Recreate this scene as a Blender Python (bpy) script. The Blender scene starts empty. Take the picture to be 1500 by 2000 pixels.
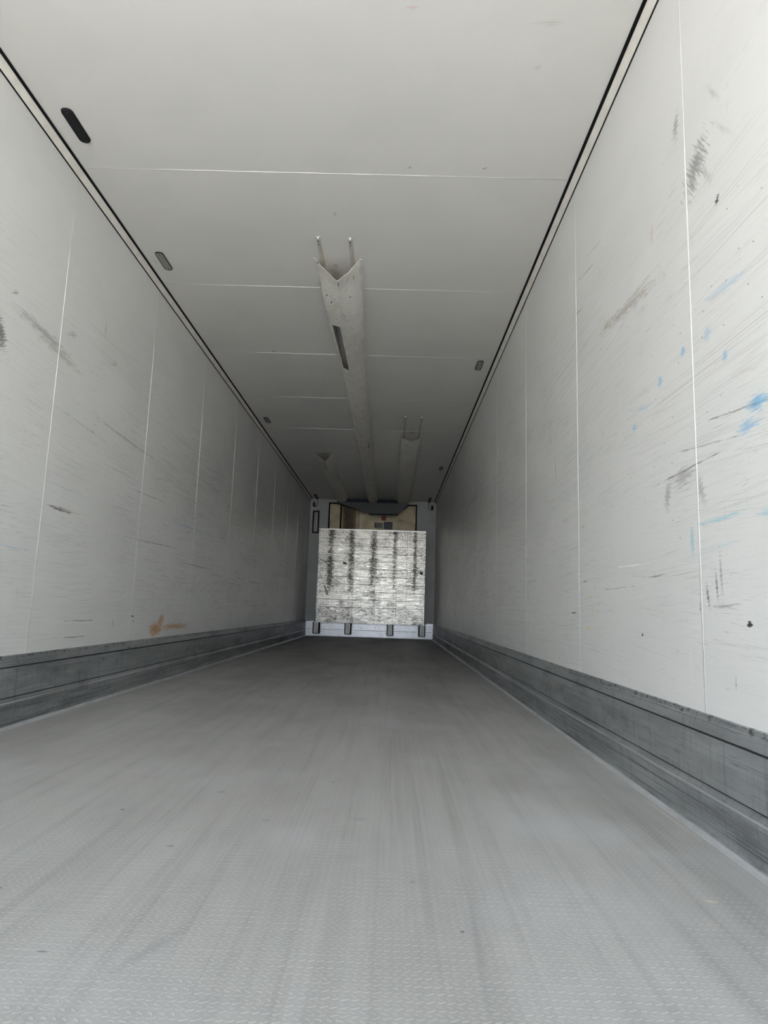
import bpy, bmesh, math, random
from mathutils import Vector, Matrix
random.seed(7)
S = bpy.context.scene
col = S.collection
# ------------------------------------------------------------------ camera
HW, H, L = 1.24, 2.675, 12.793          # half width, height, length of the cargo box
cam_d = bpy.data.cameras.new('camera'); cam = bpy.data.objects.new('camera', cam_d); col.objects.link(cam)
cam_d.sensor_fit = 'VERTICAL'; cam_d.sensor_height = 24.0; cam_d.lens = 24.0 * 1282.06 / 2000.0
cam_d.clip_start = 0.02; cam_d.clip_end = 500
yaw, pit, rol = -0.0134, 0.1471, 0.0325
F = Vector((math.sin(yaw)*math.cos(pit), math.cos(yaw)*math.cos(pit), math.sin(pit)))
R0 = Vector((math.cos(yaw), -math.sin(yaw), 0)); U0 = R0.cross(F)
R = math.cos(rol)*R0 + math.sin(rol)*U0; U = -math.sin(rol)*R0 + math.cos(rol)*U0
m = Matrix((R, U, -F)).transposed().to_4x4(); m.translation = Vector((0.3862, 0, 0.5528))
cam.matrix_world = m
S.camera = cam
# ------------------------------------------------------------------ light
S.view_settings.view_transform = 'Standard'; S.view_settings.look = 'None'
S.view_settings.gamma = 1; S.view_settings.use_curve_mapping = False
S.view_settings.exposure = 0.50
W = bpy.data.worlds.new('World'); S.world = W; W.use_nodes = True
wn, wl = W.node_tree.nodes, W.node_tree.links
bg = wn['Background']; bg.inputs['Strength'].default_value = 4.7
tc = wn.new('ShaderNodeTexCoord'); sx = wn.new('ShaderNodeSeparateXYZ'); rp = wn.new('ShaderNodeValToRGB')
wl.new(tc.outputs['Generated'], sx.inputs[0]); wl.new(sx.outputs['Z'], rp.inputs[0]); wl.new(rp.outputs[0], bg.inputs[0])
rp.color_ramp.elements[0].position = 0.0; rp.color_ramp.elements[0].color = (0.95, 0.98, 1.0, 1)
rp.color_ramp.elements[1].position = 0.6; rp.color_ramp.elements[1].color = (0.64, 0.79, 1.0, 1)
sun_d = bpy.data.lights.new('sun', 'SUN'); sun = bpy.data.objects.new('sun', sun_d); col.objects.link(sun)
sun_d.energy = 28.0; sun_d.angle = 0.02; sun_d.color = (1.0, 0.95, 0.89)
sun.rotation_euler = Vector((0.75, -0.12, -1.1)).to_track_quat('-Z', 'Y').to_euler()   # from the left, lighting the ground behind the open doors

# ------------------------------------------------------------------ helpers
def link(o, parent=None):
    col.objects.link(o)
    if parent is not None: o.parent = parent
    return o
def obj(name, bm, mats, parent=None, smooth=False):
    bmesh.ops.recalc_face_normals(bm, faces=bm.faces[:])
    me = bpy.data.meshes.new(name); bm.to_mesh(me); bm.free()
    for mm in (mats if isinstance(mats, (list, tuple)) else [mats]): me.materials.append(mm)
    if smooth:
        for p in me.polygons: p.use_smooth = True
    return link(bpy.data.objects.new(name, me), parent)
def thing(name, label, cat, loc, group=None):
    o = bpy.data.objects.new(name, None); o.empty_display_size = .1; o.location = loc
    o['label'] = label; o['category'] = cat
    if group: o['group'] = group
    col.objects.link(o); return o
def struct(o, label=None):
    o['kind'] = 'structure'
    if label: o['label'] = label
    return o
def box(bm, a, b, bev=0.0, mi=0):
    a = Vector(a); b = Vector(b)
    lo = Vector([min(p, q) for p, q in zip(a, b)]); hi = Vector([max(p, q) for p, q in zip(a, b)])
    r = bmesh.ops.create_cube(bm, size=1, matrix=Matrix.Translation((lo+hi)/2) @ Matrix.Diagonal((*(hi-lo), 1)))
    vs = r['verts']
    fs = {f for v in vs for f in v.link_faces}
    for f in fs: f.material_index = mi
    if bev > 0:
        es = {e for v in vs for e in v.link_edges}
        bmesh.ops.bevel(bm, geom=list(es), offset=bev, segments=2, affect='EDGES', profile=.7)
def cyl(bm, p, axis, r, h, seg=12, r2=None):
    q = Vector(axis).to_track_quat('Z', 'Y').to_matrix().to_4x4()
    bmesh.ops.create_cone(bm, cap_ends=True, segments=seg, radius1=r, radius2=r if r2 is None else r2, depth=h,
                          matrix=Matrix.Translation(Vector(p)) @ q)
def extrude_profile(bm, pts, f, y0, y1, ny=1, closed=True):
    """pts: list of 2-D points, f(a, b, y) -> 3-D"""
    rings = [[bm.verts.new(f(a, b, y0+(y1-y0)*k/ny)) for a, b in pts] for k in range(ny+1)]
    n = len(pts)
    for k in range(ny):
        for i in range(n if closed else n-1):
            j = (i+1) % n
            bm.faces.new((rings[k][i], rings[k][j], rings[k+1][j], rings[k+1][i]))
    if closed:
        bm.faces.new(rings[0]); bm.faces.new(rings[-1][::-1])
def prism(bm, pts3, vec):
    a = [bm.verts.new(p) for p in pts3]; b = [bm.verts.new(Vector(p)+Vector(vec)) for p in pts3]
    n = len(a)
    for i in range(n): bm.faces.new((a[i], a[(i+1) % n], b[(i+1) % n], b[i]))
    bm.faces.new(a); bm.faces.new(b[::-1])
def tube(bm, pts, r, seg=8):
    pts = [Vector(p) for p in pts]; rings = []
    for i, p in enumerate(pts):
        t = (pts[min(i+1, len(pts)-1)] - pts[max(i-1, 0)]).normalized()
        q = t.to_track_quat('Z', 'Y').to_matrix()
        rings.append([bm.verts.new(p + q @ Vector((r*math.cos(2*math.pi*k/seg), r*math.sin(2*math.pi*k/seg), 0))) for k in range(seg)])
    for a, b in zip(rings, rings[1:]):
        for k in range(seg): bm.faces.new((a[k], a[(k+1) % seg], b[(k+1) % seg], b[k]))
    bm.faces.new(rings[0]); bm.faces.new(rings[-1][::-1])

# ---- node shorthand
class N:
    def __init__(s, name, rough=.5, metal=0., spec=.5):
        s.m = bpy.data.materials.new(name); s.m.use_nodes = True
        s.t = s.m.node_tree; s.n = s.t.nodes; s.l = s.t.links
        s.b = s.n['Principled BSDF']
        s.b.inputs['Roughness'].default_value = rough; s.b.inputs['Metallic'].default_value = metal
        s.b.inputs['Specular IOR Level'].default_value = spec
        s.tc = None
    def set(s, sock, v):
        if hasattr(v, 'is_linked') or isinstance(v, bpy.types.NodeSocket): s.l.new(v, sock)
        else:
            if isinstance(v, (tuple, list)) and len(v) == 3 and sock.type == 'RGBA': v = (*v, 1)
            sock.default_value = v
    def coord(s):
        if not s.tc: s.tc = s.n.new('ShaderNodeTexCoord')
        return s.tc.outputs['Object']
    def mp(s, v, sc=(1, 1, 1), rot=(0, 0, 0), loc=(0, 0, 0)):
        x = s.n.new('ShaderNodeMapping'); s.set(x.inputs[0], v)
        x.inputs['Scale'].default_value = sc; x.inputs['Rotation'].default_value = rot; x.inputs['Location'].default_value = loc
        return x.outputs[0]
    def noise(s, v, scale=1, det=2, rough=.5, dist=0):
        x = s.n.new('ShaderNodeTexNoise'); s.set(x.inputs['Vector'], v)
        x.inputs['Scale'].default_value = scale; x.inputs['Detail'].default_value = det
        x.inputs['Roughness'].default_value = rough; x.inputs['Distortion'].default_value = dist
        return x.outputs['Fac']
    def vor(s, v, scale=1, feat='F1', out='Distance', rnd=1., dim='3D'):
        x = s.n.new('ShaderNodeTexVoronoi'); x.feature = feat; x.voronoi_dimensions = dim; s.set(x.inputs['Vector'], v)
        x.inputs['Scale'].default_value = scale; x.inputs['Randomness'].default_value = rnd
        return x.outputs[out]
    def ma(s, op, a, b=0., c=None, clamp=False):
        x = s.n.new('ShaderNodeMath'); x.operation = op; x.use_clamp = clamp
        s.set(x.inputs[0], a); s.set(x.inputs[1], b)
        if c is not None: s.set(x.inputs[2], c)
        return x.outputs[0]
    def rng(s, v, a, b, c=0., d=1., smooth=True):
        x = s.n.new('ShaderNodeMapRange'); x.interpolation_type = 'SMOOTHSTEP' if smooth else 'LINEAR'
        s.set(x.inputs['Value'], v)
        for k, q in zip(('From Min', 'From Max', 'To Min', 'To Max'), (a, b, c, d)): x.inputs[k].default_value = q
        return x.outputs[0]
    def mix(s, f, a, b, mode='MIX'):
        x = s.n.new('ShaderNodeMix'); x.data_type = 'RGBA'; x.blend_type = mode
        s.set(x.inputs[0], f); s.set(x.inputs[6], a); s.set(x.inputs[7], b)
        return x.outputs[2]
    def mul(s, *a):
        r = a[0]
        for q in a[1:]: r = s.ma('MULTIPLY', r, q)
        return r
    def sep(s, v):
        x = s.n.new('ShaderNodeSeparateXYZ'); s.set(x.inputs[0], v); return x.outputs
    def comb(s, x_, y_, z_=0.):
        x = s.n.new('ShaderNodeCombineXYZ'); s.set(x.inputs[0], x_); s.set(x.inputs[1], y_); s.set(x.inputs[2], z_); return x.outputs[0]
    def bump(s, h, st=.3, dist=.01):
        x = s.n.new('ShaderNodeBump'); x.inputs['Strength'].default_value = st; x.inputs['Distance'].default_value = dist
        s.set(x.inputs['Height'], h); s.l.new(x.outputs[0], s.b.inputs['Normal'])
    def base(s, v): s.set(s.b.inputs['Base Color'], v)
    def rough(s, v): s.set(s.b.inputs['Roughness'], v)

def plain(name, c, rough=.5, metal=0., spec=.5):
    a = N(name, rough, metal, spec)
    f = a.noise(a.coord(), 9, 4, .6)
    a.base(a.mix(a.rng(f, .35, .7), c, tuple(x*.86 for x in c)))
    return a.m

# a mark group: an elongated, noisy smear at a place on a wall
def mark_group():
    g = bpy.data.node_groups.new('smear_mark', 'ShaderNodeTree')
    I = g.interface
    for nm, ty in (('Vec', 'NodeSocketVector'), ('Center', 'NodeSocketVector'), ('Size', 'NodeSocketVector'), ('Angle', 'NodeSocketFloat'),
                   ('Strength', 'NodeSocketFloat'), ('Color', 'NodeSocketColor'), ('Base', 'NodeSocketColor'), ('Streak', 'NodeSocketFloat')):
        I.new_socket(nm, in_out='INPUT', socket_type=ty)
    I.new_socket('Color', in_out='OUTPUT', socket_type='NodeSocketColor')
    n, l = g.nodes, g.links
    gi = n.new('NodeGroupInput'); go = n.new('NodeGroupOutput')
    sub = n.new('ShaderNodeVectorMath'); sub.operation = 'SUBTRACT'; l.new(gi.outputs['Vec'], sub.inputs[0]); l.new(gi.outputs['Center'], sub.inputs[1])
    ro = n.new('ShaderNodeVectorRotate'); ro.rotation_type = 'Z_AXIS'; l.new(sub.outputs[0], ro.inputs['Vector']); l.new(gi.outputs['Angle'], ro.inputs['Angle'])
    dv = n.new('ShaderNodeVectorMath'); dv.operation = 'DIVIDE'; l.new(ro.outputs[0], dv.inputs[0]); l.new(gi.outputs['Size'], dv.inputs[1])
    ln = n.new('ShaderNodeVectorMath'); ln.operation = 'LENGTH'; l.new(dv.outputs[0], ln.inputs[0])
    fo = n.new('ShaderNodeMapRange'); l.new(ln.outputs['Value'], fo.inputs[0])
    fo.inputs[1].default_value = 1.35; fo.inputs[2].default_value = 0.; fo.inputs[3].default_value = 0; fo.inputs[4].default_value = 1
    mpn = n.new('ShaderNodeMapping'); l.new(ro.outputs[0], mpn.inputs[0]); mpn.inputs['Scale'].default_value = (14, 130, 1)
    nz = n.new('ShaderNodeTexNoise'); l.new(mpn.outputs[0], nz.inputs['Vector']); nz.inputs['Scale'].default_value = 1; nz.inputs['Detail'].default_value = 5; nz.inputs['Roughness'].default_value = .65
    q1 = n.new('ShaderNodeMath'); q1.operation = 'MULTIPLY_ADD'; l.new(nz.outputs['Fac'], q1.inputs[0]); q1.inputs[1].default_value = 2.4; q1.inputs[2].default_value = -1.45
    q2 = n.new('ShaderNodeMath'); l.new(q1.outputs[0], q2.inputs[0]); l.new(fo.outputs[0], q2.inputs[1])
    q3 = n.new('ShaderNodeMath'); q3.operation = 'SUBTRACT'; l.new(q2.outputs[0], q3.inputs[0]); l.new(gi.outputs['Streak'], q3.inputs[1])
    q4 = n.new('ShaderNodeMath'); q4.operation = 'MULTIPLY'; q4.use_clamp = True; l.new(q3.outputs[0], q4.inputs[0]); q4.inputs[1].default_value = 2.6
    mu = n.new('ShaderNodeMath'); mu.operation = 'MULTIPLY'; l.new(q4.outputs[0], mu.inputs[0])
    en = n.new('ShaderNodeMath'); en.operation = 'GREATER_THAN'; l.new(fo.outputs[0], en.inputs[0]); en.inputs[1].default_value = .001; l.new(en.outputs[0], mu.inputs[1])
    m2 = n.new('ShaderNodeMath'); m2.operation = 'MULTIPLY'; l.new(mu.outputs[0], m2.inputs[0]); l.new(gi.outputs['Strength'], m2.inputs[1])
    mx = n.new('ShaderNodeMix'); mx.data_type = 'RGBA'; l.new(m2.outputs[0], mx.inputs[0]); l.new(gi.outputs['Base'], mx.inputs[6]); l.new(gi.outputs['Color'], mx.inputs[7])
    l.new(mx.outputs[2], go.inputs[0])
    return g
MG = mark_group()
K = dict(k=(.05, .05, .055), g=(.22, .22, .22), v=(.2, .18, .2), b=(.20, .48, .72), t=(.28, .58, .68), n=(.38, .3, .18), p=(.72, .33, .36),
         o=(.58, .30, .10), y=(.8, .68, .42), w=(.95, .95, .95), r=(.3, .06, .05), s=(.45, .42, .36))
def wall_mat(name, marks, seed, strength=1., bscale=1., base=(.80, .80, .785)):
    a = N(name, .34, 0, .5)
    p = a.sep(a.coord()); v = a.comb(p['Y'], p['Z'], seed)
    c = a.mix(a.rng(a.noise(a.mp(v, (.8, 1.6, 1)), 1, 3, .6), .4, .75), base, tuple(x*.93 for x in base))
    z = p['Z']
    zone = a.ma('MULTIPLY', a.rng(z, 2.5, 1.7), a.rng(z, .25, .7, .45, 1.))
    y = p['Y']; far = a.rng(y, 1.8, 8.5, .42, 1.5)
    # long thin rub lines left by cargo sliding along
    for i, (sy, sz, rot, lo, hi, ps, pl, k, cc) in enumerate((
            (.8, 210, .0, .56, .68, 1.1, .42, .85, 'g'), (2.6, 330, .04, .57, .68, 1.7, .42, .95, 'g'), (8, 300, -.05, .60, .70, 2.6, .44, 1.3, 'k'), (1.6, 260, -.08, .58, .68, 1.3, .44, .9, 'g'),
            (1.5, 120, .10, .62, .74, .8, .50, .4, 's'), (1.3, 140, -.02, .60, .74, .7, .52, .6, 'b'), (18, 170, .1, .64, .71, 3.2, .44, 1.3, 'k'), (4, 420, .02, .56, .68, 1.9, .44, .9, 'g'))):
        vv = a.mp(v, (sy, sz, 1), (0, 0, 0), (i*7.3, i*3.1, i*2.7))
        if rot:
            vr = a.mp(v, (1, 1, 1), (0, 0, rot)); vv = a.mp(vr, (sy, sz, 1), (0, 0, 0), (i*7.3, i*3.1, 0))
        st = a.rng(a.noise(vv, 1, 4, .6), lo, hi)
        pa = a.rng(a.noise(a.mp(v, (ps, ps*1.8, 1), (0, 0, 0), (i*3., i*5., 0)), 1, 3, .6), pl, pl+.22)
        kk = k*strength*(bscale if cc == 'b' else 1)
        c = a.mix(a.mul(st, pa, zone, far, kk*.78), c, K[cc])
    # vertical scuffs and blurred grime
    st = a.rng(a.noise(a.mp(v, (110, 4, 1)), 1, 4, .6), .66, .76)
    pa = a.rng(a.noise(a.mp(v, (1.5, 2.5, 1), (0, 0, 0), (9, 2, 0)), 1, 2), .55, .66)
    c = a.mix(a.mul(st, pa, zone, .5*strength), c, K['g'])
    gr = a.rng(a.noise(a.mp(v, (7, 60, 1), (0, 0, .1), (3, 8, 0)), 1, 7, .78), .54, .74)
    c = a.mix(a.mul(gr, zone, far, .20*strength), c, K['g'])
    # small chips
    vd = a.vor(a.mp(v, (1, 1.7, 1)), 6.5, dim='2D'); sel = a.rng(a.noise(v, 3.1, 2), .52, .6)
    c = a.mix(a.mul(a.rng(vd, .026, .012), sel, zone, .85), c, K['k'])
    for (u, w, su, sw, ang, kcol, kst, stk) in marks:
        g = a.n.new('ShaderNodeGroup'); g.node_tree = MG
        a.set(g.inputs['Vec'], a.comb(p['Y'], p['Z'], 0.)); g.inputs['Center'].default_value = (u, w, 0)
        g.inputs['Size'].default_value = (su, sw, 1); g.inputs['Angle'].default_value = -ang
        g.inputs['Strength'].default_value = kst; g.inputs['Color'].default_value = (*K[kcol], 1); g.inputs['Streak'].default_value = stk
        a.set(g.inputs['Base'], c); c = g.outputs[0]
    a.base(c)
    w1 = a.noise(a.mp(v, (1.2, .8, 1)), 1, 2); w2 = a.noise(a.mp(v, (3, 160, 1)), 1, 3)
    a.bump(a.ma('ADD', w1, a.ma('MULTIPLY', w2, .015)), .25, .02)
    return a.m

R_MARKS = [ # along, height, half-length, half-height, tilt, colour, strength, streak threshold
 (1.875, 2.085, .035, .075, .25, 'g', .75, .3), (1.76, 1.86, .085, .12, .9, 'k', .6, .22), (1.70, 1.80, .03, .13, -.5, 'g', .5, .4), (1.64, 2.0, .02, .11, -.6, 'g', .45, .4),
 (1.645, 1.68, .012, .02, .6, 'k', .9, .1), (1.60, 1.86, .02, .16, -.7, 's', .5, .42),
 (2.082, 1.845, .02, .045, .1, 'p', .35, .1), (2.33, 1.70, .42, .038, .12, 's', .8, .24), (2.55, 1.735, .13, .04, .0, 'n', .55, .36),
 (2.20, 1.715, .30, .02, .06, 's', .55, .4), (1.88, 1.345, .02, .02, 0, 'b', .7, .1), (1.64, 1.235, .02, .025, 0, 'b', .7, .2), (1.73, 1.335, .03, .03, 0, 'b', .35, .1),
 (1.62, 1.42, .16, .022, .15, 'b', .3, .2), (1.50, 1.065, .07, .03, .05, 'b', .85, .15), (1.55, 1.02, .08, .03, .05, 'b', .7, .25), (2.05, 1.311, .03, .03, 0, 'b', .6, .2),
 (2.2, 1.27, .12, .02, .2, 'b', .35, .35), (2.28, 1.222, .05, .028, .2, 'b', .55, .3), (1.905, .968, .10, .045, 0, 'v', .45, .18), (1.80, .91, .025, .06, -.3, 'v', .45, .15), (2.02, .93, .03, .06, .3, 'v', .45, .15),
 (1.865, .775, .016, .055, 0, 't', .6, .1), (1.70, .815, .17, .012, 0, 't', .6, .25), (1.48, .80, .10, .018, .1, 't', .55, .3), (1.70, .745, .16, .01, 0, 't', .25, .3),
 (1.785, .615, .01, .05, -.2, 'v', .85, .2), (1.735, .64, .008, .06, -.1, 'v', .85, .2), (1.71, .67, .01, .09, -.05, 'v', .6, .25), (1.83, .585, .008, .025, .1, 'v', .6, .2),
 (1.70, .59, .10, .01, 0, 'g', .6, .3), (1.584, .546, .013, .009, 0, 'k', 1.2, 0.), (2.255, .497, .008, .007, 0, 'k', 1., 0.), (1.885, .985, .30, .004, -.02, 'g', .9, .2), (1.60, 1.075, .35, .004, .12, 'k', .6, .3),
 (1.78, 1.03, .3, .003, .12, 'g', .7, .25), (2.81, 2.11, .15, .006, .18, 'k', .6, .25), (2.7, 2.16, .18, .004, .2, 'g', .7, .3), (2.95, 1.98, .10, .010, .2, 'k', .5, .3),
 (3.516, 1.53, .008, .18, .02, 'g', .7, .3), (3.41, 1.31, .012, .10, -.05, 'k', .55, .3), (2.13, .687, .1, .005, .0, 'g', .8, .2), (2.90, .703, .06, .01, 0, 'g', .7, .3),
 (2.84, .636, .06, .006, 0, 'y', .8, .1), (2.80, .575, .01, .05, 0, 'y', .6, .1), (2.86, .505, .05, .008, 0, 'y', .8, .1), (3.09, .565, .05, .003, 0, 'k', 1.2, 0.),
 (2.5, .66, .35, .004, .0, 'g', .6, .35), (2.35, .735, .16, .004, .03, 'w', 1., 0.), (1.66, .40, .004, .03, 0, 'g', .6, .2), (1.9, .42, .006, .12, 0, 'w', .4, .3), (2.42, 1.36, .004, .05, 0, 'w', .6, .1)]
L_MARKS = [
 (4.62, .365, .13, .050, 0, 'o', .9, .0), (4.72, .425, .08, .05, .5, 'o', .8, .05), (5.05, .375, .38, .030, 0, 'o', .8, .12), (4.7, .40, .006, .03, 0, 'p', .7, .1),
 (2.54, 1.62, .045, .10, .5, 'k', .75, .2), (3.15, .985, .17, .018, 0, 'k', .8, .25), (3.25, .99, .16, .02, 0, 'n', .5, .36), (3.10, 1.86, .10, .04, .4, 'g', .45, .36),
 (3.45, 2.04, .03, .10, 0, 'g', .45, .4), (2.85, 1.76, .34, .035, -.06, 'g', .55, .24), (3.0, 1.72, .30, .03, -.06, 's', .6, .22), (3.9, 1.52, .8, .012, -.03, 'g', .5, .25), (5.2, 1.15, .9, .012, .02, 'b', .5, .25), (4.5, .95, .8, .008, .02, 'g', .6, .25), (5.5, .86, .7, .01, 0, 'g', .6, .2), (3.50, .443, .24, .005, 0, 'k', .6, .2), (3.42, .360, .18, .005, .01, 'k', .7, .2),
 (3.92, .605, .22, .007, 0, 'b', .4, .3), (2.8, .765, .2, .01, 0, 'b', .35, .36), (4.19, .46, .035, .006, 0, 'k', 1., .1), (4.21, .43, .02, .03, 0, 'r', .8, .42),
 (3.9, .42, .03, .05, 0, 'g', .5, .42), (3.6, 1.9, .10, .03, .5, 'g', .4, .4), (2.6, 1.83, .05, .02, .5, 'g', .7, .36), (4.3, 1.25, .6, .005, .03, 'g', .7, .3), (3.3, 1.45, .6, .004, -.05, 'g', .6, .33)]

mat_R = wall_mat('scuffed_white_panel_right', R_MARKS, 1.7, 1.0)
mat_L = wall_mat('scuffed_white_panel_left', L_MARKS, 5.3, .9, .5)
# ceiling
CEIL_MARKS = [(.40, 2.05, .035, .012, 0, 'p', .3, .2), (.78, 2.90, .02, .008, .6, 'r', .6, .2), (-.66, 5.27, .012, .03, .4, 'k', .8, .2), (-.03, 3.95, .06, .14, 0, 'n', .5, .15), (-.02, 3.84, .03, .04, 0, 'g', .5, .3),
 (-.585, 8.95, .06, .12, 0, 'n', .5, .1), (.59, 7.7, .06, .12, 0, 'n', .4, .1), (.9, 2.3, .03, .02, .5, 's', .35, .3), (-1.15, 2.1, .02, .05, 0, 's', .5, .4), (-1.16, 3.85, .01, .07, 0, 's', .5, .3), (.9, 2.1, .1, .03, 0, 's', .3, .35), (0.02, 3.3, .015, .03, .2, 'g', .35, .2)]
a = N('white_ceiling_panel', .42); p = a.sep(a.coord()); v = a.comb(p['X'], p['Y'], 0)
c = a.mix(a.rng(a.noise(v, 1.1, 3, .6), .4, .7), (.80, .79, .765), (.765, .755, .73))
c = a.mix(a.mul(a.rng(a.noise(a.mp(v, (60, 9, 1), (0, 0, .4)), 1, 4), .68, .78), a.rng(a.noise(v, 2.3, 2), .58, .66), .35), c, K['s'])
c = a.mix(a.mul(a.rng(a.vor(v, 3.2), .03, .02), a.rng(a.noise(v, 2., 2), .56, .6), .7), c, K['g'])
for (u, w, su, sw, ang, kc, ks, stk) in CEIL_MARKS:
    g = a.n.new('ShaderNodeGroup'); g.node_tree = MG
    a.set(g.inputs['Vec'], v); g.inputs['Center'].default_value = (u, w, 0); g.inputs['Size'].default_value = (su, sw, 1); g.inputs['Angle'].default_value = ang
    g.inputs['Strength'].default_value = ks; g.inputs['Color'].default_value = (*K[kc], 1); g.inputs['Streak'].default_value = stk; a.set(g.inputs['Base'], c); c = g.outputs[0]
a.base(c); a.bump(a.noise(v, .9, 2), .15, .02); mat_C = a.m
# front wall
a = N('grey_white_front_panel', .45); p = a.sep(a.coord())
a.base(a.mix(a.rng(a.noise(a.coord(), 2.5, 4), .4, .7), (.39, .415, .42), (.34, .36, .365))); mat_F = a.m
# floor: fine raised wave tread under traffic wear
a = N('knurled_grey_floor', .55, 0, .4); p = a.sep(a.coord()); v = a.comb(p['X'], p['Y'], 0)
px, py = p['X'], p['Y']
jn = a.ma('SUBTRACT', a.noise(a.mp(v, (26, 26, 1)), 1, 3, .6), .5)
def tread(ox, oy, slope, hl, th):
    fx = a.ma('SUBTRACT', a.ma('FRACT', a.ma('ADD', a.ma('ADD', a.ma('MULTIPLY', px, 66.), ox), a.ma('MULTIPLY', jn, .9))), .5)
    fy = a.ma('SUBTRACT', a.ma('FRACT', a.ma('ADD', a.ma('ADD', a.ma('MULTIPLY', py, 50.), oy), a.ma('MULTIPLY', jn, .5))), .5)
    s_ = a.ma('SUBTRACT', fy, a.ma('ADD', a.ma('MULTIPLY', fx, slope), a.ma('MULTIPLY', a.mul(fx, fx), slope)))
    return a.mul(a.rng(a.ma('ABSOLUTE', s_), th, .02), a.rng(a.ma('ABSOLUTE', fx), hl, hl-.14))
pn = a.noise(a.mp(v, (9, 9, 1)), 1, 4, .65)
r1 = a.mul(tread(0., 0., .32, .46, .15), a.rng(pn, .38, .62, .35, 1.)); r2 = a.mul(tread(.3, .5, -.38, .36, .15), a.rng(pn, .62, .40, .2, .75))
ridge = a.ma('MAXIMUM', r1, r2)
wearn = a.rng(a.noise(a.mp(v, (2.2, .7, 1)), 1, 4, .6), .35, .7)
trac = a.rng(a.noise(a.mp(v, (22, .5, 1), (0, 0, .03)), 1, 5, .65), .45, .75)
trac2 = a.rng(a.noise(a.mp(v, (70, 1.1, 1), (0, 0, -.12)), 1, 4, .6), .60, .72)
c = a.mix(wearn, (.385, .383, .37), (.31, .305, .292))
c = a.mix(a.ma('MULTIPLY', trac, .50), c, (.20, .195, .185))
c = a.mix(a.ma('MULTIPLY', trac2, .25), c, (.16, .16, .16))
c = a.mix(a.mul(a.rng(a.noise(v, 5.5, 5, .7), .55, .75), .30), c, (.24, .235, .225))
c = a.mix(a.mul(a.rng(a.noise(v, 1.7, 3), .5, .68), .35), c, (.46, .47, .49))
mid = a.rng(a.ma('ABSOLUTE', px), 1.0, .5)      # the walked and driven middle is dirtier
c = a.mix(a.mul(mid, .22), c, (.20, .195, .185))
c = a.mix(a.mul(ridge, .38), c, (.56, .565, .56))
ng = a.n.new('ShaderNodeGroup')
for (u, w, su, sw, ang, kc, ks) in ((1.04, 1.41, .018, .010, .3, 'y', .45), (.33, 3.2, .02, .03, 0, 'g', .6), (-.1, 1.6, .012, .012, 0, 'k', .5), (-.35, 1.35, .012, .006, .2, 'k', .7),
                            (.45, 1.45, .01, .012, 0, 'g', .8), (.55, 1.18, .012, .25, .05, 'g', .5), (-.1, 2.05, .02, .02, 0, 'g', .8), (.02, 1.15, .02, .15, .4, 'g', .5), (1.19, 1.95, .006, .3, .0, 'y', .25), (1.16, 1.775, .01, .006, 0, 'o', .6), (-.148, 1.127, .012, .006, 0, 'k', .6), (.082, 1.806, .018, .014, 0, 'g', .6), (.32, 1.842, .04, .03, 0, 'g', .4)):
    g = a.n.new('ShaderNodeGroup'); g.node_tree = MG
    a.set(g.inputs['Vec'], v); g.inputs['Center'].default_value = (u, w, 0); g.inputs['Size'].default_value = (su, sw, 1); g.inputs['Angle'].default_value = ang
    g.inputs['Strength'].default_value = ks; g.inputs['Color'].default_value = (*K[kc], 1); g.inputs['Streak'].default_value = .2; a.set(g.inputs['Base'], c); c = g.outputs[0]
a.n.remove(ng)
c = a.mix(a.mul(a.rng(a.vor(v, 5.), .03, .02), a.rng(a.noise(v, 2.7, 2), .5, .56), .8), c, K['k'])
a.base(c); a.rough(a.rng(wearn, 0, 1, .5, .62)); a.bump(a.ma('ADD', ridge, a.ma('MULTIPLY', a.noise(v, 3, 3),   .4)), .32, .0012); mat_Fl = a.m
# aluminium skirting
a = N('worn_aluminium_skirting', .42, .6, .5); p = a.sep(a.coord()); v = a.comb(p['Y'], p['Z'], p['X'])
c = a.mix(a.rng(a.noise(a.mp(v, (1.2, 6, 1)), 1, 4, .65), .35, .7), (.46, .48, .49), (.30, .315, .325))
st = a.rng(a.noise(a.mp(v, (1.1, 230, 1)), 1, 5, .65), .5, .66)
low = a.rng(p['Z'], .125, .10, .35, 1.)
c = a.mix(a.mul(st, low, .92), c, (.08, .083, .09))
c = a.mix(a.mul(a.rng(a.noise(a.mp(v, (9, 320, 1), (0, 0, .02)), 1, 3), .64, .72), .8), c, (.05, .05, .055))
c = a.mix(a.mul(a.rng(a.noise(a.mp(v, (140, 7, 1)), 1, 3, .6), .5, .7), a.rng(a.noise(v, 2, 2), .45, .6), .45), c, (.52, .50, .43))
c = a.mix(a.mul(a.rng(a.noise(a.mp(v, (40, 60, 1)), 1, 5, .7), .5, .62), a.rng(p['Z'], .286, .296), .8), c, (.06, .06, .06))
c = a.mix(a.mul(a.rng(a.noise(a.mp(v, (.6, 50, 1)), 1, 3), .62, .7), a.rng(a.noise(v, 1.1, 2), .5, .6), .35), c, K['b'])
c = a.mix(a.mul(a.rng(a.noise(a.mp(v, (3.5, 9, 1), (0, 0, 0), (5, 5, 5)), 1, 5, .7), .5, .7), .5), c, (.14, .145, .15))
c = a.mix(a.mul(a.rng(a.noise(a.mp(v, (75, 3, 1), (0, 0, 0), (1, 2, 3)), 1, 4, .65), .54, .70), .35), c, (.12, .12, .125))
c = a.mix(a.mul(a.rng(a.ma('ABSOLUTE', a.ma('SUBTRACT', p['Z'], .1095)), .0045, .001), a.rng(a.noise(a.mp(v, (4, 40, 1)), 1, 3), .3, .5, .2, .6)), c, (.75, .77, .79))  # highlight along the ridge painted into the colour, broken up by noise
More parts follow.
